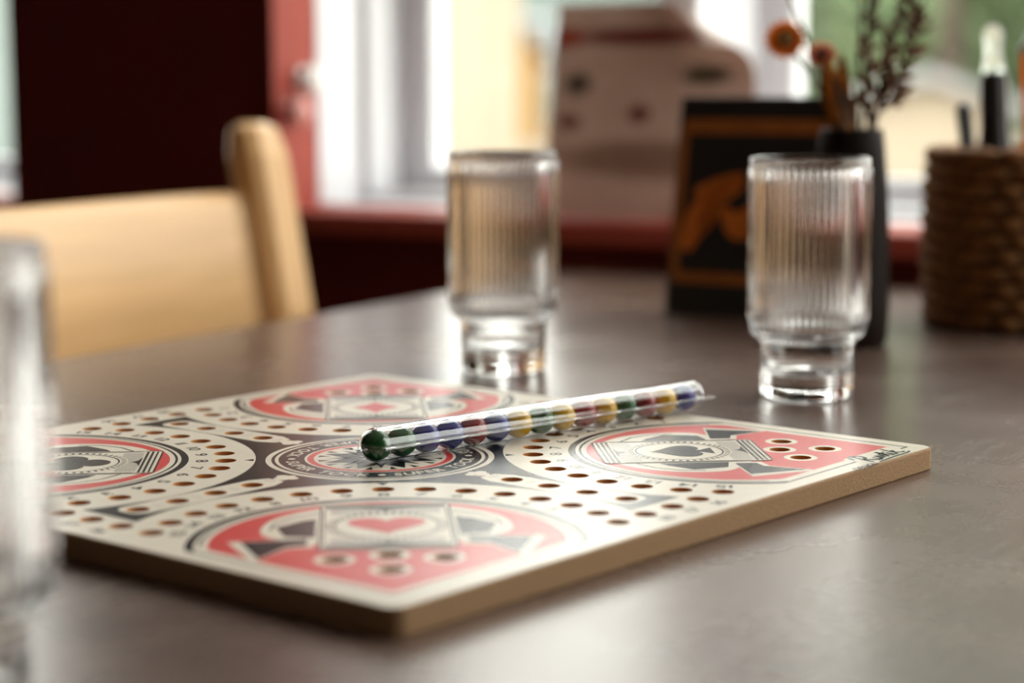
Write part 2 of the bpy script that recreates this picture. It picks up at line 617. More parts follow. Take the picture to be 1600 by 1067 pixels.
def window(name, label, x0, x1, spans):
    """deep white jamb in two steps, then the sashes over the given spans"""
    root = empty(name, RM.copy())
    tag(root, label, kind='structure')
    zb = Z0 + .024
    fr = MB()
    # outer lining .12-.208, second step .208-.282
    for (a, b, d0, d1) in ((x0, x0 + .004, .12, .208), (x0, x0 + .014, .208, .282), (x1 - .004, x1, .12, .208), (x1 - .014, x1, .208, .282)):
        fr.box(a, b, d0, d1, zb, Z1, .0015)
    fr.box(x0, x1, 0.136, 0.208, zb - .02, zb, .002)
    fr.box(x0, x1, 0.208, 0.282, zb - .02, zb + .010, .002)
    fr.box(x0, x1, 0.12, 0.282, Z1 - .012, Z1, .002)
    for i in range(len(spans) - 1):
        fr.box(spans[i][1] - .004, spans[i + 1][0] + .004, 0.12, 0.282, zb, Z1, .004)
    fr.build('window_frame', M['white_frame'], root)
    for (a, b) in spans:
        s = MB()
        z0 = zb
        s.box(a, a + .042, 0.282, 0.318, z0, Z1, .003)
        s.box(b - .042, b, 0.282, 0.318, z0, Z1, .003)
        s.box(a + .04, b - .04, 0.282, 0.318, z0, z0 + .036, .003)
        s.box(a + .04, b - .04, 0.282, 0.318, Z1 - .05, Z1, .003)
        so = s.build('sash', M['white_frame'], root)
        MB().box(a + .04, b - .04, 0.299, 0.303, z0 + .034, Z1 - .045).build('pane', M['pane'], so)
    return root


w1 = window('window_1', 'white framed window with a narrow casement above the red sill', W1[0] + .002, W1[1] - .004,
            [(-0.387, 0.040), (0.078, 1.02), (1.06, 1.98)])
w2 = window('window_2', 'white framed window further along the dark maroon wall', W2[0], W2[1], [(W2[0] + .012, W2[1] - .012)])
room_box('trim_3', [(W2[0], W2[1], 0.012, 0.135, Z0, Z0 + .024)], M['red_trim'], 'brick red sill under the further window')

# unseen side window, added to account for light coming from the right
root = empty('added_side_window', RM.copy())
tag(root, 'tall unseen window added in the side wall for light from the right', kind='structure')
fr = MB()
n = 1
stp = (SF[1] - SF[0]) / n
for i in range(n + 1):
    y = SF[0] + i * stp
    fr.box(XR + .04, XR + .10, max(SF[0], y - .03), min(SF[1], y + .03), 0.15, 2.55)
fr.box(XR + .04, XR + .10, SF[0], SF[1], 0.15, 0.21)
fr.box(XR + .04, XR + .10, SF[0], SF[1], 2.49, 2.55)
fr.build('window_frame', M['white_frame'], root)
for i in range(n):
    MB().box(XR + .068, XR + .072, SF[0] + i * stp + .03, SF[0] + (i + 1) * stp - .03, .21, 2.49).build('pane', M['pane'], root)

# window hardware: white latch on the frame, red hook on the reveal
def hw(name, label, cat, y, z, rk, mt):
    """round knob on a short stem, standing out from the left reveal"""
    r = empty(name, RM @ Matrix.Translation((W1[0] + .0045, y, z)))
    tag(r, label, cat)
    ax_ = Matrix.Rotation(PI / 2, 4, 'Y')
    MB().lathe([(1e-7, .010), (rk * .7, .011), (rk * .97, .014), (rk, .018), (rk * .9, .021), (rk * .6, .0228), (1e-7, .0232)], 24, tf=ax_).build('knob', mt, r, True, merge=True)
    MB().lathe([(rk * .4, 0.002), (rk * .35, .006), (rk * .4, .011)], 16, tf=ax_).build('stem', mt, r, True)
    MB().lathe([(rk * .85, 0), (rk * .85, .002), (rk * .6, .003), (1e-7, .003)], 24, tf=ax_).build('rose', mt, r, True)
    return r
hw('window_knob', 'round white knob on the window reveal beside the white jamb', 'knob', 0.092, 0.929, 0.0165, M['white_knob'])
hw('wall_hook', 'round red painted knob on the red window reveal', 'knob', 0.066, 0.893, 0.0165, M['red_knob'])

# ------------------------------------------------------------------ outdoors
gd = MB().box(-90, 90, 0.33, 140, -0.35, -0.15).build('ground', M['ground'])
gd.matrix_world = RM
tag(gd, 'pale cream paving outside the window', kind='structure')
gs = MB().box(XR + .16, 60, -60, 0.20, -0.35, -0.15).build('ground_side', M['ground'])
gs.matrix_world = RM
tag(gs, 'pale cream paving outside the added side window', kind='structure')


def at_dist(px, dist, z=-0.15):
    """ground point along the photo column px at a given distance from the camera"""
    d = C_F + C_R * ((px - 800) / 3044.2)
    d.z = 0
    d.normalize()
    p = CAM_POS + d * dist
    return Vector((p.x, p.y, z))


def house(name, label, px, dist, w, h, dep, roof_h, wall_mt, turn=0.0, wins=()):
    p = at_dist(px, dist)
    d = (Vector((CAM_POS.x, CAM_POS.y, 0)) - Vector((p.x, p.y, 0)))
    r = empty(name, Matrix.Translation(p) @ Matrix.Rotation(math.atan2(d.y, d.x) + PI / 2 + turn, 4, 'Z'))
    tag(r, label, 'building')
    # front face looks along -y
    v = [(-w / 2, 0, 0), (w / 2, 0, 0), (w / 2, 0, h), (0, 0, h + roof_h), (-w / 2, 0, h)]
    v += [(x, dep, z) for (x, y, z) in v]
    f = [(0, 1, 2, 3, 4), (9, 8, 7, 6, 5), (0, 5, 6, 1), (1, 6, 7, 2), (4, 9, 5, 0), (2, 7, 8, 3), (3, 8, 9, 4)]
    MB().add(v, f).build('wall', wall_mt, r)
    o = .25
    rf = MB()
    for s in (-1, 1):
        a = (s * (w / 2 + o), -o, h - roof_h * o / (w / 2)); b = (0, -o, h + roof_h)
        t = .14
        q = [a, b, (0, dep + o, h + roof_h), (a[0], dep + o, a[2])]
        q2 = [(x, y, z + t) for (x, y, z) in q]
        rf.add(q + q2, [(0, 1, 2, 3), (7, 6, 5, 4), (0, 4, 5, 1), (1, 5, 6, 2), (2, 6, 7, 3), (3, 7, 4, 0)])
    rf.build('roof', M['roof'], r)
    for (x0, x1, z0, z1) in wins:
        wo = MB().box(x0 - .08, x1 + .08, -.06, 0, z0 - .08, z1 + .08).build('window', M['white_frame'], r)
        MB().box(x0, x1, -.075, -.06, z0, z1).build('pane', M['house_glass'], wo)
    return r


house('cream_house', 'cream stucco house seen through the casement pane', 632, 24, 2.9, 2.6, 5, 0.7, M['house_cream'], 0.0, [(-.9, -.3, 1.0, 1.9)])
house('yellow_house', 'small yellow gabled house beside the cream house', 778, 34, 1.5, 1.6, 5, 0.9, M['house_yellow'])
house('teal_house', 'pale teal house standing behind the yellow house', 900, 46, 5.0, 3.2, 8, 1.2, M['house_teal'], 0.0, [(-1.6, -.6, 1.2, 2.4), (.6, 1.6, 1.2, 2.4)])
house('cream_shed', 'low cream stucco building below the trees', 1440, 22, 1.7, 0.75, 3, 0.3, M['house_cream'], 0.05)
house('grey_house', 'pale teal house behind the further window', -40, 26, 5.0, 3.0, 7, 1.0, M['house_teal'], 0.1)


def tree(label, px, dist, h, crown_r, nleaf, seed):
    p = at_dist(px, dist)
    r = empty('leafy_tree', Matrix.Translation(p))
    tag(r, label, 'tree', 'trees behind the low cream building')
    rnd = random.Random(seed)
    tr = MB().tube([(0, 0, 0), (.05, 0, h * .3), (-.05, .05, h * .55), (0, 0, h * .85)], [.2, .16, .12, .03], 10)
    for k in range(7):
        a = k * 2.4; z = h * (.35 + .06 * k)
        tr.tube([(0, 0, z), (math.cos(a) * crown_r * .35, math.sin(a) * crown_r * .35, z + .5), (math.cos(a) * crown_r * .7, math.sin(a) * crown_r * .7, z + .8)], [.07, .05, .015], 6)
    tr.build('trunk', M['bark'], r, True)
    fo = MB()
    lobes = [(max(-1, min(1, rnd.gauss(0, .5))) * crown_r * .75, max(-1, min(1, rnd.gauss(0, .5))) * crown_r * .75, h * rnd.uniform(.10, .92), crown_r * rnd.uniform(.32, .5)) for _ in range(44)]
    for (lx, ly, lz, lr) in lobes:
        fo.lathe([(max(1e-4, lr * .72 * math.sin(PI * q_ / 6)), -lr * .72 * math.cos(PI * q_ / 6)) for q_ in range(7)], 9, tf=Matrix.Translation((lx, ly, lz)))
    for _ in range(nleaf):
        lx, ly, lz, lr = rnd.choice(lobes)
        d = Vector((rnd.gauss(0, 1), rnd.gauss(0, 1), rnd.gauss(0, 1))).normalized() * lr * rnd.uniform(.6, 1.0)
        c = Vector((lx, ly, lz)) + d
        a = Vector((rnd.gauss(0, 1), rnd.gauss(0, 1), rnd.gauss(0, 1))).normalized()
        b = a.cross(Vector((rnd.gauss(0, 1), rnd.gauss(0, 1), rnd.gauss(0, 1)))).normalized()
        s = rnd.uniform(.16, .30)
        fo.add([c - a * s, c + b * s * .5, c + a * s, c - b * s * .5], [(0, 1, 2, 3)])
    f = fo.build('foliage', M['leaf'], r)
    f['kind'] = 'stuff'
    return r


tree('tall leafy green tree behind the low cream building', 1470, 30, 15.5, 2.6, 13000, 1)
tree('broad leafy green tree beside the taller tree outside', 2330, 28, 14.5, 2.5, 11000, 2)
tree('slim leafy green tree behind the dried flowers', 1225, 44, 14.0, 2.2, 10000, 3)
tree('leafy green tree filling the gap between two nearer trees', 1790, 42, 18.0, 2.8, 12000, 4)

# clipped hedge closing the view under the tree crowns
ha, hb = at_dist(1190, 38), at_dist(1775, 38)
hm = Matrix.Translation(ha) @ Matrix.Rotation(math.atan2(hb.y - ha.y, hb.x - ha.x), 4, 'Z')
hl = (hb - ha).length
hg = empty('garden_hedge', hm)
tag(hg, 'dense green garden hedge behind the low cream building', 'hedge')
fo = MB().box(0, hl, -.4, .4, 0, 3.1, .2)
rnd = random.Random(11)
for _ in range(5000):
    c = Vector((rnd.uniform(0, hl), -.42 - rnd.uniform(0, .12), rnd.uniform(0, 3.1))) if rnd.random() < .75 else Vector((rnd.uniform(0, hl), rnd.uniform(-.4, .4), 3.1 + rnd.uniform(0, .15)))
    a = Vector((rnd.gauss(0, 1), rnd.gauss(0, 1), rnd.gauss(0, 1))).normalized()
    b = a.cross(Vector((rnd.gauss(0, 1), rnd.gauss(0, 1), rnd.gauss(0, 1)))).normalized()
    s = rnd.uniform(.07, .13)
    fo.add([c - a * s, c + b * s * .5, c + a * s, c - b * s * .5], [(0, 1, 2, 3)])
fo.build('foliage', M['leaf'], hg)['kind'] = 'stuff'
MB().tube([(hl * .5, 0, 0), (hl * .5, 0, 1.5)], .08, 8).build('trunk', M['bark'], hg)

# ------------------------------------------------------------------ table
tb = empty('dining_table', RM.copy())
tag(tb, 'brown worn laminate cafe table pushed up to the window sill', 'table')
L2, L1, rc = 0.86, 1.52, 0.045
def rrect(x0, x1, y0, y1, r, k=6):
    out = []
    for (cx, cy_, a0) in ((x1 - r, y1 - r, 0), (x0 + r, y1 - r, PI / 2), (x0 + r, y0 + r, PI), (x1 - r, y0 + r, 1.5 * PI)):
        for i in range(k + 1):
            a = a0 + PI / 2 * i / k
            out.append((cx + r * math.cos(a), cy_ + r * math.sin(a)))
    return out
mb = MB()
rows = []
for ins, z in ((.002, TABLE_Z - .032), (0, TABLE_Z - .030), (0, TABLE_Z - .003), (.0009, TABLE_Z - .0009), (.003, TABLE_Z)):
    rows.append([(x, y, z) for (x, y) in rrect(ins, L2 - ins, -L1 + ins, -ins, rc - ins)])
nn = len(rows[0])
v = [p for r in rows for p in r]
f = []
for k in range(len(rows) - 1):
    for i in range(nn):
        j = (i + 1) % nn
        f.append((k * nn + i, k * nn + j, (k + 1) * nn + j, (k + 1) * nn + i))
f.append(tuple(reversed(range(nn)))); f.append(tuple((len(rows) - 1) * nn + i for i in range(nn)))
mb.add(v, f).build('table_top', M['table'], tb)
for yy in (-.35, -1.17):
    MB().lathe([(.04, .02), (.04, TABLE_Z - .04)], 20, tf=Matrix.Translation((L2 / 2, yy, 0))).build('pedestal', M['table_leg'], tb, True)
    MB().box(L2 / 2 - .3, L2 / 2 + .3, yy - .04, yy + .04, 0, .025, .006).build('foot', M['table_leg'], tb)
    MB().box(L2 / 2 - .18, L2 / 2 + .18, yy - .05, yy + .05, TABLE_Z - .045, TABLE_Z - .032).build('top_plate', M['table_leg'], tb)

# ------------------------------------------------------------------ chair at the long left side of the table
ch = empty('dining_chair', RM @ Matrix.Translation((-0.128, -0.485, 0)))
tag(ch, 'blond wooden dining chair with a wide back panel between tall posts', 'chair')
lean = math.tan(math.radians(10.7))
def lean_tf(z0):
    # shear backwards (towards -x) above z0
    mm = Matrix.Identity(4)
    mm[0][2] = -lean
    mm[0][3] = lean * z0
    return mm
PW, PD = .054, .042
for s in (-1, 1):
    yc = s * .21
    p = MB()
    # post: straight below the seat, leaning back above
    secs = [(0, .0), (.30, .0), (.45, .0), (.72, None), (.86, None), (.884, None), (.890, None)]
    v, f = [], []
    for i, (z, _) in enumerate(secs):
        x = -lean * max(0, z - .725) + (.0 if z > .7 else .0)
        if z < .72: x = .03 - .03 * (z / .72)
        ins = {.884: .004, .890: .011}.get(z, 0)
        b = .009
        x0, x1, y0, y1 = x - PD + ins, x - ins, yc - PW / 2 + ins, yc + PW / 2 - ins
        v += [(x0 + b, y0, z), (x1 - b, y0, z), (x1, y0 + b, z), (x1, y1 - b, z), (x1 - b, y1, z), (x0 + b, y1, z), (x0, y1 - b, z), (x0, y0 + b, z)]
    for k in range(len(secs) - 1):
        for i in range(8):
            j = (i + 1) % 8
            f.append((k * 8 + i, k * 8 + j, k * 8 + 8 + j, k * 8 + 8 + i))
    f.append(tuple(range(7, -1, -1))); f.append(tuple(len(secs) * 8 - 8 + i for i in range(8)))
    p.add(v, f).build('back_post', M['chair_z'], ch)
    MB().box(.36, .40, yc - .02, yc + .02, 0, .43, .004).build('front_leg', M['chair_z'], ch)
    MB().box(-.01, .38, yc - .011, yc + .011, .36, .42, .003).build('side_rail', M['chair'], ch)
# back panel, gently curved, with a fully rounded top edge
def panel(name, z0, z1, th):
    v, f = [], []
    ny = 14
    prof = [(0, z0), (0, z1 - .016)]
    for i in range(7):
        a = PI * i / 6
        prof.append((-th / 2 + th / 2 * math.cos(a) , z1 - .016 + .016 * math.sin(a)))
    prof += [(-th, z0)]
    m_ = len(prof)
    for k in range(ny + 1):
        y = -.186 + .372 * k / ny
        cv = -.012 * (1 - (y / .186) ** 2)
        for (x, z) in prof:
            v.append((x - .019 + cv - lean * (z - .725), y, z))
    for k in range(ny):
        for i in range(m_):
            j = (i + 1) % m_
            f.append((k * m_ + i, k * m_ + j, k * m_ + m_ + j, k * m_ + m_ + i))
    f.append(tuple(range(m_))); f.append(tuple(ny * m_ + i for i in reversed(range(m_))))
    o = MB().add(v, f).build(name, M['chair'], ch, True, merge=True)
    return o
panel('back_panel', .585, .829, .022)
MB().box(-.03, .41, -.215, .215, .425, .450, .008).build('seat', M['chair'], ch)
MB().box(.37, .39, -.19, .19, .36, .42, .003).build('front_rail', M['chair'], ch)


# ------------------------------------------------------------------ game board (units of half its side)
U = 0.19
CC, RT, DL = 0.8842, 0.5023, 0.1913
bd = empty('game_board', Matrix.Translation((0, 0, TABLE_Z)))
tag(bd, 'square cream wooden marble board game with red and black card suit emblems', 'board game')

def rot(x, y, k):
    for _ in range(k % 4): x, y = y, -x
    return x, y

HR = 0.0265
holes = []
for k in range(4):
    for i in range(15):
        th = PI / 2 + (i - 7) * DL
        holes.append(rot(RT * math.cos(th), -CC + RT * math.sin(th), k))
    th = PI / 2 + 7 * DL
    a = Vector((RT * math.cos(th), -CC + RT * math.sin(th)))
    b = Vector(rot(-a.x, a.y, 1))
    for j in (1, 2, 3):
        p = a.lerp(b, j / 4)
        holes.append(rot(p.x, p.y, k))
    q = math.sqrt(.5)
    for j in range(4):
        d = .4285 + .1118 * j
        holes.append(rot(-q * d, -q * d, k))
START = [(0, -1.0093 + CC), (.1083, -1.0379 + CC), (-.1083, -1.0379 + CC), (0, -1.1259 + CC)]   # circle-local
for k in range(4):
    for (x, y) in START:
        holes.append(rot(x, y - CC, k))

def board_outline(s, r, k=6):
    out = []
    for q in range(4):
        for i in range(k + 1):
            a = -PI / 4 * 1 + PI / 2 * i / k
            x, y = s - r + r * math.cos(a + PI / 4 - 0), s - r + r * math.sin(a + PI / 4 - 0)
            # square with sides along the axes, corner q
            for _ in range(q): x, y = -y, x
            out.append((x, y))
    # turn by 45 degrees so the corners lie on the axes
    c45 = math.sqrt(.5)
    return [((x - y) * c45, (x + y) * c45) for (x, y) in out]

BT = BOARD_T
loops = [(.997, 0.0), (1.0, .0006), (1.0, BT - .0012), (.9985, BT - .0004), (.9945, BT)]
v, f = [], []
nb = 0
for (s, z) in loops:
    ol = board_outline(s, .035 - (1 - s))
    nb = len(ol)
    v += [(x * U, y * U, z) for (x, y) in ol]
for k in range(len(loops) - 1):
    for i in range(nb):
        j = (i + 1) % nb
        f.append((k * nb + i, k * nb + j, (k + 1) * nb + j, (k + 1) * nb + i))
f.append(tuple(reversed(range(nb))))
MB().add(v, f).build('board_edge', M['board_edge'], bd)
top = Flat(BT)
top.poly([(x * U, y * U) for (x, y) in board_outline(.9945, .035 - .0055)],
         [[(x * U + HR * U * math.cos(2 * PI * i / 24), y * U + HR * U * math.sin(2 * PI * i / 24)) for i in range(24)] for (x, y) in holes])
top.build('board_face', M['board'], bd)
cup = MB()
hr = HR * U
cup.lathe([(hr * 1.0, 0), (hr * .985, -.0008), (hr * .97, -.0055), (hr * .55, -.0075), (0, -.0082)], 24)
cme = raw('marble_hole', cup.v, [q[::-1] for q in cup.f if len(q) < 10])
for p in cme.polygons: p.use_smooth = True
for (x, y) in holes:
    o = link('marble_hole', cme, M['hole'], bd)
    o.location = (x * U, y * U, BT)

STEP = 4e-5
def LZ(n): return BT + STEP * n
def S(pts): return [(x * U, y * U) for (x, y) in pts]

# black field with the lane cut-outs
RW = 0.576
lane_end = 0.843
out = []
q = math.sqrt(.5)
for k in range(4):
    # tips where the white circle meets the straight end of the black field (heart-local, right side first)
    # solve point on circle: along (q,-q) direction coordinate = lane_end
    # circle centre (0,-CC); points at angle t
    best = None
    for i in range(4000):
        t = PI / 2 - PI * .75 * i / 4000
        x, y = RW * math.cos(t), -CC + RW * math.sin(t)
        if q * x - q * y >= lane_end:
            best = t; break
    n = 48
    arc = []
    for i in range(n + 1):
        t = best + (PI - 2 * best) * i / n
        arc.append((RW * math.cos(t), -CC + RW * math.sin(t)))
    out += [rot(x, y, k) for (x, y) in arc]
pads = []
def pad():
    # lane pad along +x from the centre: tapered inner end, round outer end
    h = .0465
    pts = [(.352, -.026), (.366, -.033), (.40, -h)]
    pts += [(.80 - .034 + .034 * math.cos(a), -h + .034 + .034 * math.sin(a)) for a in [(-PI / 2) + PI / 2 * i / 5 for i in range(6)]]
    pts += [(.80 - .034 + .034 * math.cos(a), h - .034 + .034 * math.sin(a)) for a in [PI / 2 * i / 5 for i in range(6)]]
    pts += [(.40, h), (.366, .033), (.352, .026)]
    return pts
c45 = math.sqrt(.5)
for k in range(4):
    pads.append([rot((-x + y) * c45, (-x - y) * c45, k) for (x, y) in pad()])
fld = Flat(LZ(1))
fld.poly(S(out), [S(p) for p in pads])
field = fld.build('black_print_field', M['ink_black'], bd)
for k in range(4):
    orn = Flat(LZ(2))
    for (dx, dy, r) in ((.334, 0, .020), (.316, .017, .015), (.316, -.017, .015), (.303, 0, .011)):
        x, y = rot((-dx + dy) * c45, (-dx - dy) * c45, k)
        orn.poly(circle(x * U, y * U, r * U, 20), dz=0.1 * STEP * (dx * 10 % 1))
    orn.build('lane_ornament', M['ink_cream'], field)
tri = Flat(LZ(1))
for k in range(4):
    tri.poly(S([rot(x, y, k) for (x, y) in ((-.013, -.313), (0, -.337), (.013, -.313))]))
tri.build('start_arrow', M['ink_black'], field)
dash = Flat(LZ(1))
for k in range(4):
    for d in (.372, .484, .596, .708):
        for e in (-.012, 0, .012):
            dash.poly(S([rot((-(d + a) + (e + b)) * c45, (-(d + a) - (e + b)) * c45, k) for (a, b) in ((-.006, -.0025), (.006, -.0025), (.006, .0025), (-.006, .0025))]))
dash.build('lane_mark', M['ink_grey'], field)['kind'] = 'stuff'

# centre emblem
em = Flat(LZ(2)).poly(S(circle(0, 0, .284, 96))).build('center_emblem', M['ink_cream'], bd)
e1 = Flat(LZ(3)); e1.ring(.261 * U, .2695 * U); e1.ring(.188 * U, .252 * U)
e1.build('emblem_band', M['ink_black'], em)
e2 = Flat(LZ(3)); e2.ring(.165 * U, .181 * U); e2.build('red_ring', M['ink_red'], em)
e3 = Flat(LZ(3))
for i in range(16):
    a = 2 * PI * i / 16
    r0, r1, w = (.082, .150, .030) if i % 2 else (.05, .135, .018)
    e3.poly(S([(r1 * math.cos(a), r1 * math.sin(a)), (r0 * math.cos(a) + w * math.sin(a) * -1, r0 * math.sin(a) + w * math.cos(a)),
               ((r0 - .03) * math.cos(a), (r0 - .03) * math.sin(a)), (r0 * math.cos(a) + w * math.sin(a), r0 * math.sin(a) - w * math.cos(a))]))
for i in range(16):
    a = 2 * PI * (i + .5) / 16
    e3.poly(S([(.156 * math.cos(a - .06), .156 * math.sin(a - .06)), (.156 * math.cos(a + .06), .156 * math.sin(a + .06)), (.122 * math.cos(a), .122 * math.sin(a))]))
e3.build('star_ornament', M['ink_black'], em)
# lettering: four times round the band, read with the tops of the letters inwards
tx = Flat(LZ(4))
for k in range(4):
    word = 'SUPER TOCK'
    ws = [(glyph(c, .018)[3] - glyph(c, .018)[2]) if c != ' ' else .30 for c in word]
    size = .044
    R0 = .2195
    tot = 1.30 * R0 / size
    sp = (tot - sum(ws)) / (len(word) - 1)
    cur = -tot / 2
    mid = -PI / 4 * 3 + k * PI / 2
    for c, w in zip(word, ws):
        if c != ' ':
            a = mid + (cur + w / 2) * size / R0
            put_text(tx, c, R0 * math.cos(a) * U, R0 * math.sin(a) * U, a + PI / 2, size * U, .018, shear=.12)
        cur += w + sp
    a = mid + PI / 4
    tx.poly(S(circle(R0 * math.cos(a), R0 * math.sin(a), .0095, 14)))
tx.build('emblem_lettering', M['ink_cream'], em)


# suit quadrants: drawn round the circle centre, y towards the board centre
def rho(th, r, k):
    d = abs(math.cos(th)) - math.sin(th)
    if math.sin(th) < -0.25:
        return k / d                    # straight sides down to the pointed corner
    return min(r, k / d) if d > 1e-6 else r
ANG = sorted(set([2 * PI * i / 160 for i in range(160)] + [1.5 * PI]))
def dshape(r, k):
    return [(rho(t, r, k) * math.cos(t), rho(t, r, k) * math.sin(t)) for t in ANG]

def heart_pts(s, cx, cy, flip=1, n=40):
    return [(cx + s * math.sin(t) ** 3 * 16 / 17, cy + flip * s * (13 * math.cos(t) - 5 * math.cos(2 * t) - 2 * math.cos(3 * t) - math.cos(4 * t) + 2.5) / 17)
            for t in [2 * PI * i / n for i in range(n)]]

def mirror(p): return [(-x, y) for (x, y) in p][::-1]

def quadrant(k, suit):
    def tf(x, y):
        X, Y = rot(x / U, y / U - CC, k)
        return X * U, Y * U
    ink = M['ink_red'] if suit in ('heart', 'diamond') else M['ink_black']
    fl = Flat(LZ(1))
    fl.poly(S(dshape(.365, .411)), [S(circle(x, y, .042, 28)) for (x, y) in START])
    pan = fl.build(suit + '_emblem', M['ink_red'], bd, tf)
    fr = Flat(LZ(1))
    fr.strip(S(dshape(.411, .458)), S(dshape(.393, .449)))
    th = [(.3815 * math.cos(t), .3815 * math.sin(t)) for t in ANG if math.sin(t) > -.06]
    th.sort(key=lambda p: (math.atan2(p[1], p[0]) + PI / 2) % (2 * PI))
    fr.line(S(th), .006 * U)
    fr.build('frame_line', M['ink_black'], pan, tf)
    # cream cheeks either side of the card
    ck = Flat(LZ(2))
    cheek = [(.10, .325), (.16, .298), (.215, .25), (.25, .19), (.264, .12), (.255, .06), (.215, .02), (.13, -.03)]
    cheek = [tuple(p) for p in spline([(x, y, 0) for (x, y) in cheek], 4)]
    cheek = [(p[0], p[1]) for p in cheek]
    tail_o = [(.155, .06), (.19, .025), (.327, .012), (.268, -.158), (.205, -.055), (.15, -.045)]
    for mfun in (lambda p: p, mirror):
        ck = Flat(LZ(2))
        ck.poly(S(mfun(cheek)))
        ck.poly(S(mfun(tail_o)), dz=.1 * STEP)
        ck.build('cream_ground', M['ink_cream'], pan, tf)
    block = [(.150, .205), (.178, .19), (.232, .135), (.212, .048), (.150, .035)]
    tail = [(.165, .022), (.30, .010), (.258, -.135), (.205, -.040), (.165, -.030)]
    for mfun in (lambda p: p, mirror):
        Flat(LZ(3)).poly(S(mfun(block))).build('ribbon', M['ink_black'], pan, tf)
        Flat(LZ(3)).poly(S(mfun(tail))).build('ribbon_tail', M['ink_black'], pan, tf)
        rb = Flat(LZ(3))
        rb.line(S(mfun([(.145, .262), (.20, .225), (.236, .17), (.245, .11)])), .005 * U)
        rb.build('ribbon_line', M['ink_black'], pan, tf)
    # the card
    cd = Flat(LZ(4))
    w, y0, y1 = .140, -.078, .338
    card = rrect(-w, w, y0, y1, .014, 3)
    cd.poly(S(card))
    cdo = cd.build('card', M['ink_cream'], pan, tf)
    for s in (1, -1):
        gy = Flat(LZ(5))
        yy = y1 - .045 if s > 0 else y0 + .045
        gy.poly(S([(-.118, yy), (-.118, yy - s * .05), (-.03, yy - s * .052), (0, yy - s * .035), (.03, yy - s * .052), (.118, yy - s * .05), (.118, yy)]))
        gy.build('card_shading', M['ink_grey'], pan, tf)
    ln = Flat(LZ(6))
    ln.line(S(card), .004 * U, True)
    for s in (1, -1):
        ye = y1 if s > 0 else y0
        for j, d in enumerate((.012, .024, .036)):
            ln.line(S([(-w + .008, ye - s * d), (w - .008, ye - s * d)]), (.0065 if j else .005) * U)
        yb = ye - s * .043
        ln.poly(S([(-.060, yb), (-.02, yb - s * .007), (-.006, yb - s * .016), (0, yb - s * .027), (.006, yb - s * .016), (.02, yb - s * .007), (.055, yb)]))
    cy0 = .132
    for i in range(44):
        a = 2 * PI * i / 44
        ca, sa = math.cos(a), math.sin(a)
        ln.poly(S([(.116 * ca - .0035 * sa, cy0 + .116 * sa + .0035 * ca), (.116 * ca + .0035 * sa, cy0 + .116 * sa - .0035 * ca),
                   (.129 * ca + .0035 * sa, cy0 + .129 * sa - .0035 * ca), (.129 * ca - .0035 * sa, cy0 + .129 * sa + .0035 * ca)]))
    ln.ring(.108 * U, .112 * U, 0, cy0 * U, 64)
    for sx in (-1, 1):
        ln.line(S([(sx * (w - .008), y0 + .05), (sx * (w - .008), y1 - .05)]), .003 * U)
    ln.build('card_line', M['ink_black'], pan, tf)
    gd_ = Flat(LZ(5.5)); gd_.ring(.112 * U, .132 * U, 0, cy0 * U, 64)
    gd_.build('bead_ground', M['ink_cream'], pan, tf)
    sy = Flat(LZ(6))
    if suit == 'heart':
        sy.poly(S(heart_pts(.088, 0, cy0 - .005)))
    elif suit == 'diamond':
        sy.poly(S([(0, cy0 + .088), (.03, cy0 + .035), (.066, cy0), (.03, cy0 - .035), (0, cy0 - .088), (-.03, cy0 - .035), (-.066, cy0), (-.03, cy0 + .035)]))
    elif suit == 'spade':
        sy.poly(S(heart_pts(.078, 0, cy0 + .012, -1)))
        sy.poly(S([(0, cy0 + .0), (.012, cy0 - .055), (.038, cy0 - .085), (-.038, cy0 - .085), (-.012, cy0 - .055)]), dz=.1 * STEP)
    else:
        for j, (x, y) in enumerate(((0, .048), (.046, -.012), (-.046, -.012))):
            sy.poly(S(circle(x, cy0 + y, .042, 28)), dz=.1 * STEP * j)
        sy.poly(S([(0, cy0 + .03), (.012, cy0 - .055), (.038, cy0 - .085), (-.038, cy0 - .085), (-.012, cy0 - .055)]), dz=.4 * STEP)
    sy.build(suit + '_symbol', ink, pan, tf)
    nu = Flat(LZ(1))
    for i in range(15):
        t = PI / 2 + (i - 7) * DL
        put_text(nu, str(i + 1), .445 * math.cos(t) * U, .445 * math.sin(t) * U, t - PI / 2, .043 * U, .014, sx=1.45)
    t = PI / 2 + 7 * DL
    a = Vector((RT * math.cos(t), -CC + RT * math.sin(t)))
    b = Vector(rot(-a.x, a.y, 1))
    for j in (1, 2, 3):
        p = a.lerp(b, j / 4) + Vector((-c45, -c45)) * .056
        put_text(nu, str(15 + j), p.x * U, (p.y + CC) * U, -PI / 4, .043 * U, .014, sx=1.3)
    nu.build('number', M['ink_black'], pan, tf)['kind'] = 'stuff'
    return pan, tf

for k, s in enumerate(('heart', 'club', 'diamond', 'spade')):
    pan, tfq = quadrant(k, s)

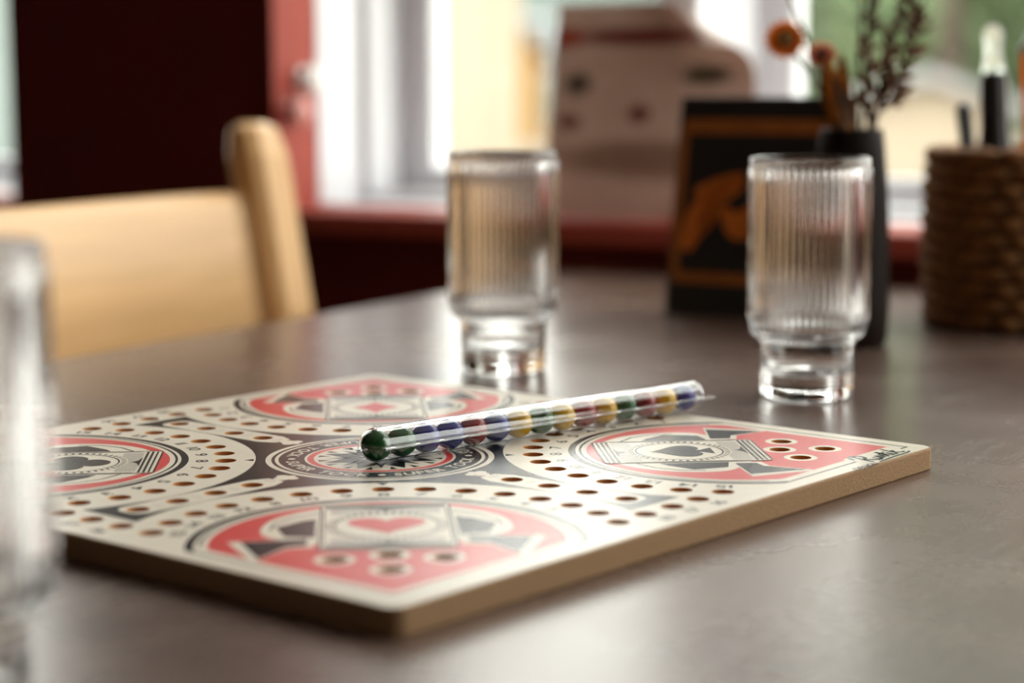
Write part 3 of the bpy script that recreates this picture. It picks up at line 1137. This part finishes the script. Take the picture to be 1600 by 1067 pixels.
# maker's mark along the edge beside the spade: small word and script lettering over the frame line
ux, uy = c45, c45            # along the edge towards the right corner, board units
vx, vy = -c45, c45           # into the board
lx0, ly0 = rot(-.194, -.278 - CC + 0, 3)
lp = Flat(LZ(2)); lf = Flat(LZ(3))
base = Vector((1.179, -.192))
def E(a, b): return ((base.x + ux * a * 1.05 + vx * b * 1.2) * U, (base.y + uy * a * 1.05 + vy * b * 1.2) * U)
lp.poly([E(-.004, -.02), E(.205, -.02), E(.205, .052), E(-.004, .052)])
lp.build('logo_ground', M['ink_cream'], pan)
def stroke(pts, w):
    pp = spline([(x, y, 0) for (x, y) in pts], 8)
    n = len(pp)
    lf.line([E(p[0], p[1]) for p in pp], [w * U * (.55 + .45 * math.sin(PI * i / (n - 1))) for i in range(n)])
sw = .0135
stroke([(.020, -.010), (.030, .022), (.038, .048)], sw)                                                     # R stem
stroke([(.010, .030), (.018, .046), (.040, .052), (.056, .044), (.050, .026), (.032, .020)], sw)            # R bowl
stroke([(.032, .020), (.046, .004), (.058, -.006), (.068, .000)], sw)                                       # R leg
stroke([(.068, .018), (.066, .002), (.074, -.002), (.082, .008), (.086, .020), (.086, .002), (.092, -.002)], sw * .8)   # u
stroke([(.092, -.002), (.102, .020), (.106, .012), (.108, .002), (.100, -.003)], sw * .8)                   # s
stroke([(.108, .002), (.118, .020), (.124, .040), (.120, .010), (.124, -.002), (.130, .000)], sw * .8)      # t
stroke([(.110, .024), (.136, .026)], sw * .7)                                                               # t bar
stroke([(.132, .002), (.138, .020), (.137, .004), (.142, -.002), (.148, .004)], sw * .8)                    # i
stroke([(.152, -.004), (.158, .022), (.168, .050)], sw * .8)                                                # k
stroke([(.158, .012), (.174, .026)], sw * .8)
stroke([(.160, .012), (.172, .000), (.186, .002)], sw * .8)
stroke([(.030, -.018), (.10, -.013), (.17, -.012), (.196, -.006)], sw * .7)                                 # flourish
lf.poly([E(.143 + .004 * math.cos(2 * PI * i / 10), .030 + .004 * math.sin(2 * PI * i / 10)) for i in range(10)])
tmp = Flat(LZ(3))
px_, py_ = E(-.035, -.020)
put_text(lf, 'DESIGN', px_, py_, PI / 4, .030 * U, .014, space=.10)
lf.build('logo_lettering', M['ink_black'], pan)

# ------------------------------------------------------------------ tube of marbles
WALL = .0005
TR = .0081
A0 = Vector((-0.0020, -0.0118, TOP_Z)); B0 = Vector((0.1632, 0.1094, TOP_Z))
ax = (B0 - A0); ln_ = ax.length; ax.normalize()
tz = TOP_Z + STEP * 8 + TR
tube_m = Matrix((ax, Vector((-ax.y, ax.x, 0)), Vector((0, 0, 1)))).transposed().to_4x4()
tube_m.translation = (A0.x, A0.y, tz)
tu = empty('marble_tube', tube_m)
tag(tu, 'clear plastic tube full of marbles lying across the board', 'tube')
spin = Matrix.Rotation(PI / 2, 4, 'Y')          # lathe axis z -> x
def capsule(r, x0, x1, n=8):
    """profile from the domed near end to the flat far end"""
    return [(max(1e-7, r * math.sin(PI / 2 * i / n)), x0 - r * math.cos(PI / 2 * i / n)) for i in range(n + 1)] + [(r, x0 + (x1 - x0) * t) for t in (.002, .25, .5, .75, .994, .998, 1)]
xe = ln_ + TR * 1.05
po = capsule(TR, 0, xe)
pi_ = capsule(TR - WALL, 0, xe - WALL)
prof = po + [(TR * .96, xe), (TR * .5, xe), (1e-7, xe), (1e-7, xe - WALL), (TR * .5, xe - WALL), (TR * .9, xe - WALL)] + pi_[::-1]
MB().lathe(prof, 40, tf=spin).build('shell', M['plastic'], tu, True, merge=True)
fl_ = MB()
for s in (-1, 1):
    y0, y1 = sorted((s * (TR - .0001), s * (TR + .0024)))
    fl_ = MB().box(-.002, xe + .0065, y0, y1, -.0011, -.0001, .0003)
    fl_.build('seam_flange', M['plastic'], tu)
MB().box(xe + .0002, xe + .0065, -TR + .0006, TR - .0006, -.0011, -.0001, .0003).build('end_tab', M['plastic'], tu)
nf = MB()
nf.box(-TR - .0045, -TR * .98, -.0042, .0042, -.0011, -.0003, .0003).build('end_tab', M['plastic'], tu)

MR = .0073
order = ['green', 'green', 'blue', 'blue', 'red', 'blue', 'yellow', 'green', 'yellow', 'red', 'yellow', 'green', 'red', 'yellow', 'blue']
ordn = ['first', 'second', 'third', 'fourth', 'fifth', 'sixth', 'seventh', 'eighth', 'ninth', 'tenth', 'eleventh', 'twelfth', 'thirteenth', 'fourteenth', 'fifteenth']
sp_me = {}
for i, cn in enumerate(order):
    if cn not in sp_me:
        mb = MB().lathe([(max(1e-7, MR * math.sin(PI * k / 16)), -MR * math.cos(PI * k / 16)) for k in range(17)], 28)
        o = mb.build('marble', M['marble_' + cn], None, True, merge=True)
        sp_me[cn] = o.data
    else:
        o = link('marble', sp_me[cn])
    g = ln_ / 14
    o.location = (A0.x + ax.x * g * i, A0.y + ax.y * g * i, tz - TR + WALL + MR + .00005)
    o.rotation_euler = (random.random() * 3, random.random() * 3, 0)
    tag(o, '%s glass marble, %s in the tube counted from its domed end over the board centre' % (cn, ordn[i]), 'marble', 'marbles in the clear tube')


# ------------------------------------------------------------------ ribbed tumblers
NR = 54
def tumbler():
    k = .070 / 2
    rib = .0011
    H_ = .1418
    zs = .0365                      # height of the step
    def rf(r, z, th, w):
        return r + w * rib * math.cos(NR * th)
    P = []
    # outside from the centre of the base upwards
    P += [(1e-7, .0012), (.020, .0012), (.0235, .0), (.0262, .0008), (.0272, .0025), (.0274, .006)]
    P += [(.0275, .014), (.0276, .024), (.0279, .0325), (.0288, .0345)]
    P += [(.0318, .0355), (.0340, .0380), (.0348, .0425), (.0349, .047, 1)]
    for t in (.25, .5, .75, .93):
        P.append((.0349 + .0003 * t, .047 + (H_ - .010 - .047) * t, 1))
    P += [(.0352, H_ - .0075, 1), (.0353, H_ - .0055, 0), (.0354, H_ - .0012), (.0349, H_), (.0341, H_), (.0336, H_ - .0012)]
    # inside downwards
    P += [(.0334, H_ - .006), (.0333, H_ * .7), (.0331, .055), (.0326, .046), (.0310, .0410), (.0275, .0390), (.0258, .0365), (.0252, .030), (.0250, .020), (.0235, .0150), (.015, .0135), (1e-7, .0133)]
    mb = MB().lathe(P, NR * 5, rfun=rf)
    o = mb.build('ribbed_tumbler', M['glass'], None, True, merge=True)
    return o
g0 = tumbler()
spots = [((0.258, 0.222), 'clear ribbed tumbler standing in front of the vase of dried flowers'),
         ((0.0862, 0.345), 'clear ribbed tumbler between the game board and the window casement'),
         ((-0.1352, -0.3480), 'clear ribbed tumbler beside the board corner with the club emblem')]
for i, ((x, y), lb) in enumerate(spots):
    o = g0 if i == 0 else link('ribbed_tumbler', g0.data)
    o.location = (x, y, TABLE_Z + .0002)
    o.rotation_euler = (0, 0, .03 * i)
    tag(o, lb, 'glass', 'ribbed stacking tumblers on the table')

# ------------------------------------------------------------------ black table tent with orange brush writing
tl = Vector((0.2410, 0.6450, TABLE_Z))
dr = Vector((.80, -.60, 0)).normalized()
tm = Matrix((dr, Vector((-dr.y, dr.x, 0)), Vector((0, 0, 1)))).transposed().to_4x4()
tm.translation = tl
tt = empty('table_tent', tm)
tag(tt, 'black table tent card with an orange border and orange brush writing', 'table sign')
TW, TH = .150, .176
le = math.radians(9.5)
fm = Matrix.Rotation(-le, 4, 'X')
def tent_tf(): return fm
MB().box(0, TW, 0, .003, 0, TH, .0008, tf=fm).build('front_panel', M['black_card'], tt)
bk = Matrix.Translation((0, 2 * math.sin(le) * TH + .006, 0)) @ Matrix.Rotation(le, 4, 'X')
MB().box(0, TW, -.003, 0, 0, TH, .0008, tf=bk).build('back_panel', M['black_card'], tt)
MB().box(.0, TW, .003, 2 * math.sin(le) * TH + .002, 0.0, .003).build('base', M['black_card'], tt)
def tent_flat(name, shapes, mt, off):
    vv, ff = [], []
    F = Flat(0)
    for s in shapes: s(F)
    vv = [fm @ Vector((p.x, -off, p.y)) for p in F.v]
    me = raw(name, vv, [q for q in F.f])
    return link(name, me, mt, tt)
bx0, bx1, bz0, bz1 = .006, TW - .006, .030, .152
tent_flat('orange_border', [lambda F: F.line([(bx0, bz0), (bx1, bz0)], .009), lambda F: F.line([(bx0, bz1), (bx1, bz1)], .012),
                            lambda F: F.line([(bx0, bz0), (bx0, bz1)], .008), lambda F: F.line([(bx1, bz0), (bx1, bz1)], .008)], M['brown_print'], .0004)
def brush(pts, w):
    def fn(F):
        pp = spline([(x, y, 0) for (x, y) in pts], 8)
        n = len(pp)
        F.line([(p[0], p[1]) for p in pp], [w * 1.3 * (.35 + .65 * math.sin(PI * (i + 1) / (n + 1))) for i in range(n)])
    return fn
tent_flat('brush_writing', [brush([(.014, .052), (.022, .072), (.036, .094), (.060, .108)], .017),
                            brush([(.020, .098), (.040, .104), (.062, .112)], .010),
                            brush([(.026, .066), (.034, .084), (.042, .096)], .012),
                            brush([(.046, .086), (.060, .070), (.076, .078)], .013),
                            brush([(.058, .078), (.078, .084), (.100, .100)], .014),
                            brush([(.092, .070), (.104, .086), (.122, .094)], .012)], M['orange_print'], .0008)

# ------------------------------------------------------------------ vase with dried stems
VX, VY = 0.340, 0.4415
va = MB()
vp = [(1e-7, 0), (.024, 0), (.0275, .003), (.0285, .03), (.0280, .07), (.0262, .11), (.0235, .140), (.0222, .1515), (.0215, .1525), (.0205, .1515), (.0215, .14), (.0240, .11), (.0258, .07), (.0258, .02), (1e-7, .012)]
vo = va.lathe(vp, 36).build('flower_vase', M['vase'], None, True, merge=True)
vo.location = (VX, VY, TABLE_Z)
tag(vo, 'dark glazed vase holding the dried flowers', 'vase')
RIM = Vector((VX, VY, TABLE_Z + .152))

def stem_thing(name, label, cat='dried flower', group='dried stems in the vase'):
    o = empty(name, Matrix.Translation((VX, VY, TABLE_Z + .02)))
    tag(o, label, cat, group)
    return o
org = Vector((VX, VY, TABLE_Z + .02))
def rel(p): return Vector(p) - org

def flower(name, label, top, face, r, petal_mt, eye_mt, rim_off, bend):
    root = stem_thing(name, label)
    top = Vector(top)
    rim = RIM + Vector(rim_off)
    pts = spline([rel((VX - rim_off[0] * .5, VY - rim_off[1] * .5, TABLE_Z + .025)), rel(rim), rel((rim + top) / 2 + Vector(bend)), rel(top)], 6)
    MB().tube(pts, .0013, 7).build('stem', M['stem'], root, True)
    q = Vector(face).normalized().to_track_quat('Z', 'Y').to_matrix().to_4x4()
    tf = Matrix.Translation(rel(top)) @ q
    for layer, (nl, rr, lift) in enumerate(((16, 1.0, .12), (14, .8, .35), (11, .58, .7))):
        pm = MB()
        for i in range(nl):
            a = 2 * PI * (i + .37 * layer) / nl
            ca, sa = math.cos(a), math.sin(a)
            L_, W_ = r * rr, r * .26 * rr + .0006
            def P(u, w, h): return tf @ Vector((u * ca - w * sa, u * sa + w * ca, h))
            pm.add([P(L_ * .2, 0, 0), P(L_ * .65, -W_, L_ * lift * .45), P(L_, 0, L_ * lift), P(L_ * .65, W_, L_ * lift * .45), P(L_ * .65, 0, L_ * lift * .35)],
                   [(0, 1, 4), (1, 2, 4), (2, 3, 4), (3, 0, 4)])
        pm.build('petal_ring', petal_mt, root)
    MB().lathe([(1e-7, r * .38), (r * .25, r * .34), (r * .40, r * .2), (r * .42, .0), (r * .2, -r * .2), (1e-7, -r * .22)], 16, tf=tf).build('flower_eye', eye_mt, root, True)
    return root

flower('strawflower', 'large orange dried flower head leaning out of the vase', (0.2985, 0.4737, 0.955), (-.15, -1, .25), .0150, M['petal_orange'], M['flower_eye'], (-.012, .004, 0), (.008, 0, -.005))
flower('strawflower', 'small salmon dried flower head with a dark red centre', (0.3225, 0.462, 0.944), (-.1, -.8, .5), .0115, M['petal_pink'], M['flower_eye_red'], (-.006, -.006, 0), (.004, 0, 0))
flower('strawflower', 'small rust brown dried flower at the top of the bunch', (0.353, 0.472, 0.992), (.2, -1, .4), .010, M['dry_leaf'], M['flower_eye_red'], (.004, .006, 0), (0, 0, 0))

def leaf_thing(label, base, tip, w, mt, side):
    root = stem_thing('dried_leaf', label, 'dried leaf')
    b, t = Vector(base), Vector(tip)
    d = (t - b)
    side = Vector(side).normalized()
    v, f = [], []
    n = 10
    for i in range(n + 1):
        s = i / n
        ww = w * math.sin(PI * min(1, s * .92 + .08)) ** .7
        c = b + d * s + Vector((0, .004 * math.sin(PI * s), 0))
        v += [rel(c - side * ww), rel(c + Vector((0, .0015, 0))), rel(c + side * ww), rel(c + Vector((0, .0024, 0)))]
    for i in range(n):
        for k in range(4):
            j = (k + 1) % 4
            f.append((i * 4 + k, i * 4 + j, i * 4 + 4 + j, i * 4 + 4 + k))
    f.append((3, 2, 1, 0)); f.append(tuple(n * 4 + k for k in range(4)))
    MB().add(v, f).build('blade', mt, root, True)
    MB().tube([rel((VX, VY, TABLE_Z + .03)), rel(b), rel(b + d * .5)], .0012, 6).build('stem', M['stem'], root)
    return root
leaf_thing('broad rust coloured dried leaf rising from the vase rim', RIM + Vector((-.008, -.008, -.004)), (0.3245, 0.455, 0.942), .0098, M['dry_leaf'], (1, .1, 0))
leaf_thing('narrow rust coloured dried leaf beside the broad leaf', RIM + Vector((-.002, -.004, -.004)), (0.3355, 0.458, 0.946), .0058, M['dry_leaf'], (1, .2, 0))

def spike(label, top, rim_off, bend, n, rl, mt, start=.45):
    root = stem_thing('dried_grass_stalk', label, 'dried grass')
    top = Vector(top); rim = RIM + Vector(rim_off)
    pts = spline([rel((VX - rim_off[0] * .5, VY - rim_off[1] * .5, TABLE_Z + .025)), rel(rim), rel((rim + top) / 2 + Vector(bend)), rel(top)], 8)
    MB().tube(pts, .0011, 6).build('stem', M['stem'], root, True)
    sp = MB()
    rnd = random.Random(int(top.x * 1e4) + n)
    m_ = len(pts)
    for i in range(n):
        s = start + (1 - start) * i / n
        q = s * (m_ - 1); a = int(q); a = min(a, m_ - 2)
        c = pts[a].lerp(pts[a + 1], q - a)
        t = (pts[a + 1] - pts[a]).normalized()
        d = Vector((rnd.gauss(0, 1), rnd.gauss(0, 1), rnd.gauss(0, .3)))
        d = (d - t * d.dot(t)).normalized() + t * .9
        d.normalize()
        l = rl * rnd.uniform(.6, 1.15)
        sp.tube([c, c + d * l * .5, c + d * l], [.0006, .0021, .0004], 5)
    o = sp.build('spikelet', mt, root)
    o['kind'] = 'stuff'
    return root
spike('dark brown feathery dried stalk arching to the window side', (0.388, 0.472, 1.005), (.012, .002, 0), (.002, 0, 0), 70, .016, M['dry_brown'], .35)
spike('thin brown feathery dried stalk standing upright in the bunch', (0.358, 0.468, 1.01), (.006, -.002, 0), (.002, 0, 0), 46, .011, M['dry_brown'], .4)
spike('short brown dried stalk with side bristles bending over the rim', (0.381, 0.458, 0.922), (.014, -.006, 0), (.004, 0, .006), 30, .010, M['dry_brown'], .5)
spike('rust brown feathery dried stalk leaning over the basket side', (0.3935, 0.468, 0.975), (.013, -.001, 0), (.006, 0, 0), 60, .017, M['dry_brown'], .4)
spike('dark thin dried stalk crossing behind the large orange flower', (0.292, 0.485, 1.01), (-.010, .010, 0), (.004, 0, 0), 10, .006, M['stem'], .9)

# ------------------------------------------------------------------ woven basket with things in it
BX, BY, BR = 0.5095, 0.5480, .080
bk_ = empty('woven_basket', Matrix.Translation((BX, BY, TABLE_Z)))
tag(bk_, 'round brown woven rope basket with dark table things in it', 'basket')
NROW, RH = 11, .0122
def coil():
    v, f = [], []
    n, s = 96, 8
    for i in range(n):
        a = 2 * PI * i / n
        tw = .0010 * math.cos(a * 24)
        for k in range(s):
            t = 2 * PI * k / s
            w = .0064 + .0009 * math.cos(a * 24 + t)
            r = BR - .006 + w * math.cos(t) + tw
            v.append((r * math.cos(a), r * math.sin(a), w * math.sin(t) * 1.05))
    for i in range(n):
        for k in range(s):
            j, l = (i + 1) % n, (k + 1) % s
            f.append((i * s + k, j * s + k, j * s + l, i * s + l))
    return raw('rope_coil', v, f)
cme = coil()
for p in cme.polygons: p.use_smooth = True
for i in range(NROW):
    o = link('rope_coil', cme, M['rope'], bk_)
    o.location = (0, 0, .0072 + i * RH)
    o.rotation_euler = (0, 0, (i % 2) * PI / 24 + random.uniform(-.03, .03))
    sc_ = 1 + .025 * math.sin(PI * (i + .5) / NROW) + random.uniform(-.006, .006)
    o.scale = (sc_, sc_, 1)
MB().lathe([(1e-7, .001), (BR - .008, .001), (BR - .008, .006), (1e-7, .006)], 40).build('base', M['rope'], bk_, True, merge=True)

def utensil(name, label, cat, p0, p1, prof, mt, part='handle', flat=.6):
    p0, p1 = Vector(p0), Vector(p1)
    d = p1 - p0
    root = empty(name, Matrix.Translation(p0) @ d.normalized().to_track_quat('Z', 'Y').to_matrix().to_4x4())
    tag(root, label, cat)
    L_ = d.length
    MB().lathe([(max(1e-7, r), z * L_) for (r, z) in prof], 20, tf=Matrix.Diagonal((1, flat, 1, 1))).build(part, mt, root, True, merge=True)
    return root, L_
bz = TABLE_Z + .008
r_, L_ = utensil('table_knife', 'slim black handled knife leaning against the basket rim', 'knife', (.470, .530, bz), (.4605, .5700, .908),
                 [(0, .55), (.0050, .56), (.0062, .75), (.0068, .97), (.004, 1.0), (0, 1.0)], M['black_plastic'])
MB().box(-.006, .006, -.0006, .0006, 0, L_ * .56, .0003).build('blade', M['pale_plastic'], r_)
r_, L_ = utensil('sauce_bottle', 'dark bottle with a pale pouring nozzle in the basket', 'bottle', (.492, .566, bz), (.4845, .5712, .932),
                 [(0, 0), (.019, .0), (.020, .03), (.020, .55), (.0125, .70), (.0112, .78), (.0108, .97), (.009, 1.0), (0, 1.0)], M['black_plastic'], 'body', 1.0)
MB().lathe([(.0088, L_), (.0075, L_ + .006), (.006, L_ + .018), (.0075, L_ + .030), (.004, L_ + .036), (1e-7, L_ + .036)], 18).build('nozzle', M['nozzle'], r_, True, merge=True)
r_, L_ = utensil('squeeze_bottle', 'orange squeeze bottle leaning in the basket', 'bottle', (.536, .550, bz), (.5120, .562, .950),
                 [(0, 0), (.019, 0), (.0205, .02), (.0205, .45), (.018, .58), (.0125, .70), (.0105, .97), (.008, 1.0), (0, 1.0)], M['orange_plastic'], 'body', 1.0)
MB().lathe([(.011, L_ * .985), (.0105, L_ * 1.01), (.006, L_ * 1.03), (.004, L_ * 1.06), (1e-7, L_ * 1.06)], 18).build('cap', M['pale_plastic'], r_, True, merge=True)

# ------------------------------------------------------------------ printed sheet leaning on the window frame
def sheet():
    W_, H_ = .232, .222
    n = 40
    v, f, uvs = [], [], []
    tilt = math.atan2(.038, .22)
    # fold line across the upper right corner
    fd = Vector((.50, .86)).normalized()
    f0 = Vector((W_ * .30, H_)).dot(fd)
    RR = .030
    th = .0004
    for side in (0, 1):
        for j in range(n + 1):
            for i in range(n + 1):
                u, w = W_ * i / n, H_ * j / n
                p = Vector((u, w)); h = th * side
                s = p.dot(fd) - f0
                if s > 0:
                    a = s / RR
                    q = p - fd * s + fd * math.sin(a) * (RR - h)
                    h = RR - (RR - h) * math.cos(a)
                    # rolls forward, into the room
                    x, z, y = q.x, q.y, -h if True else h
                else:
                    x, z, y = p.x, p.y, -h
                v.append((x, y, z)); uvs.append((i / n, j / n))
    m_ = (n + 1) ** 2
    for j in range(n):
        for i in range(n):
            a = j * (n + 1) + i
            f.append((a, a + 1, a + n + 2, a + n + 1)[::-1])
            f.append(tuple(m_ + k for k in (a, a + 1, a + n + 2, a + n + 1)))
    rim = [i for i in range(n)] + [n + (n + 1) * j for j in range(n)] + [(n + 1) * n + n - i for i in range(n)] + [(n + 1) * (n - j) for j in range(n)]
    for a, b in zip(rim, rim[1:] + rim[:1]):
        f.append((a, b, m_ + b, m_ + a))
    tf = Matrix.Rotation(-tilt, 4, 'X')
    me = raw('menu_sheet', [tf @ Vector(p) for p in v], f)
    ul = me.uv_layers.new(name='uv')
    for lp in me.loops:
        ul.data[lp.index].uv = uvs[lp.vertex_index]
    return me
o = link('menu_sheet', sheet(), paper_print_mat(), None, True)
o.matrix_world = RM @ Matrix.Translation((-0.073, 0.072, Z0 + .0245))
tag(o, 'brownish printed paper sheet leaning on the window with a curled corner', 'menu')
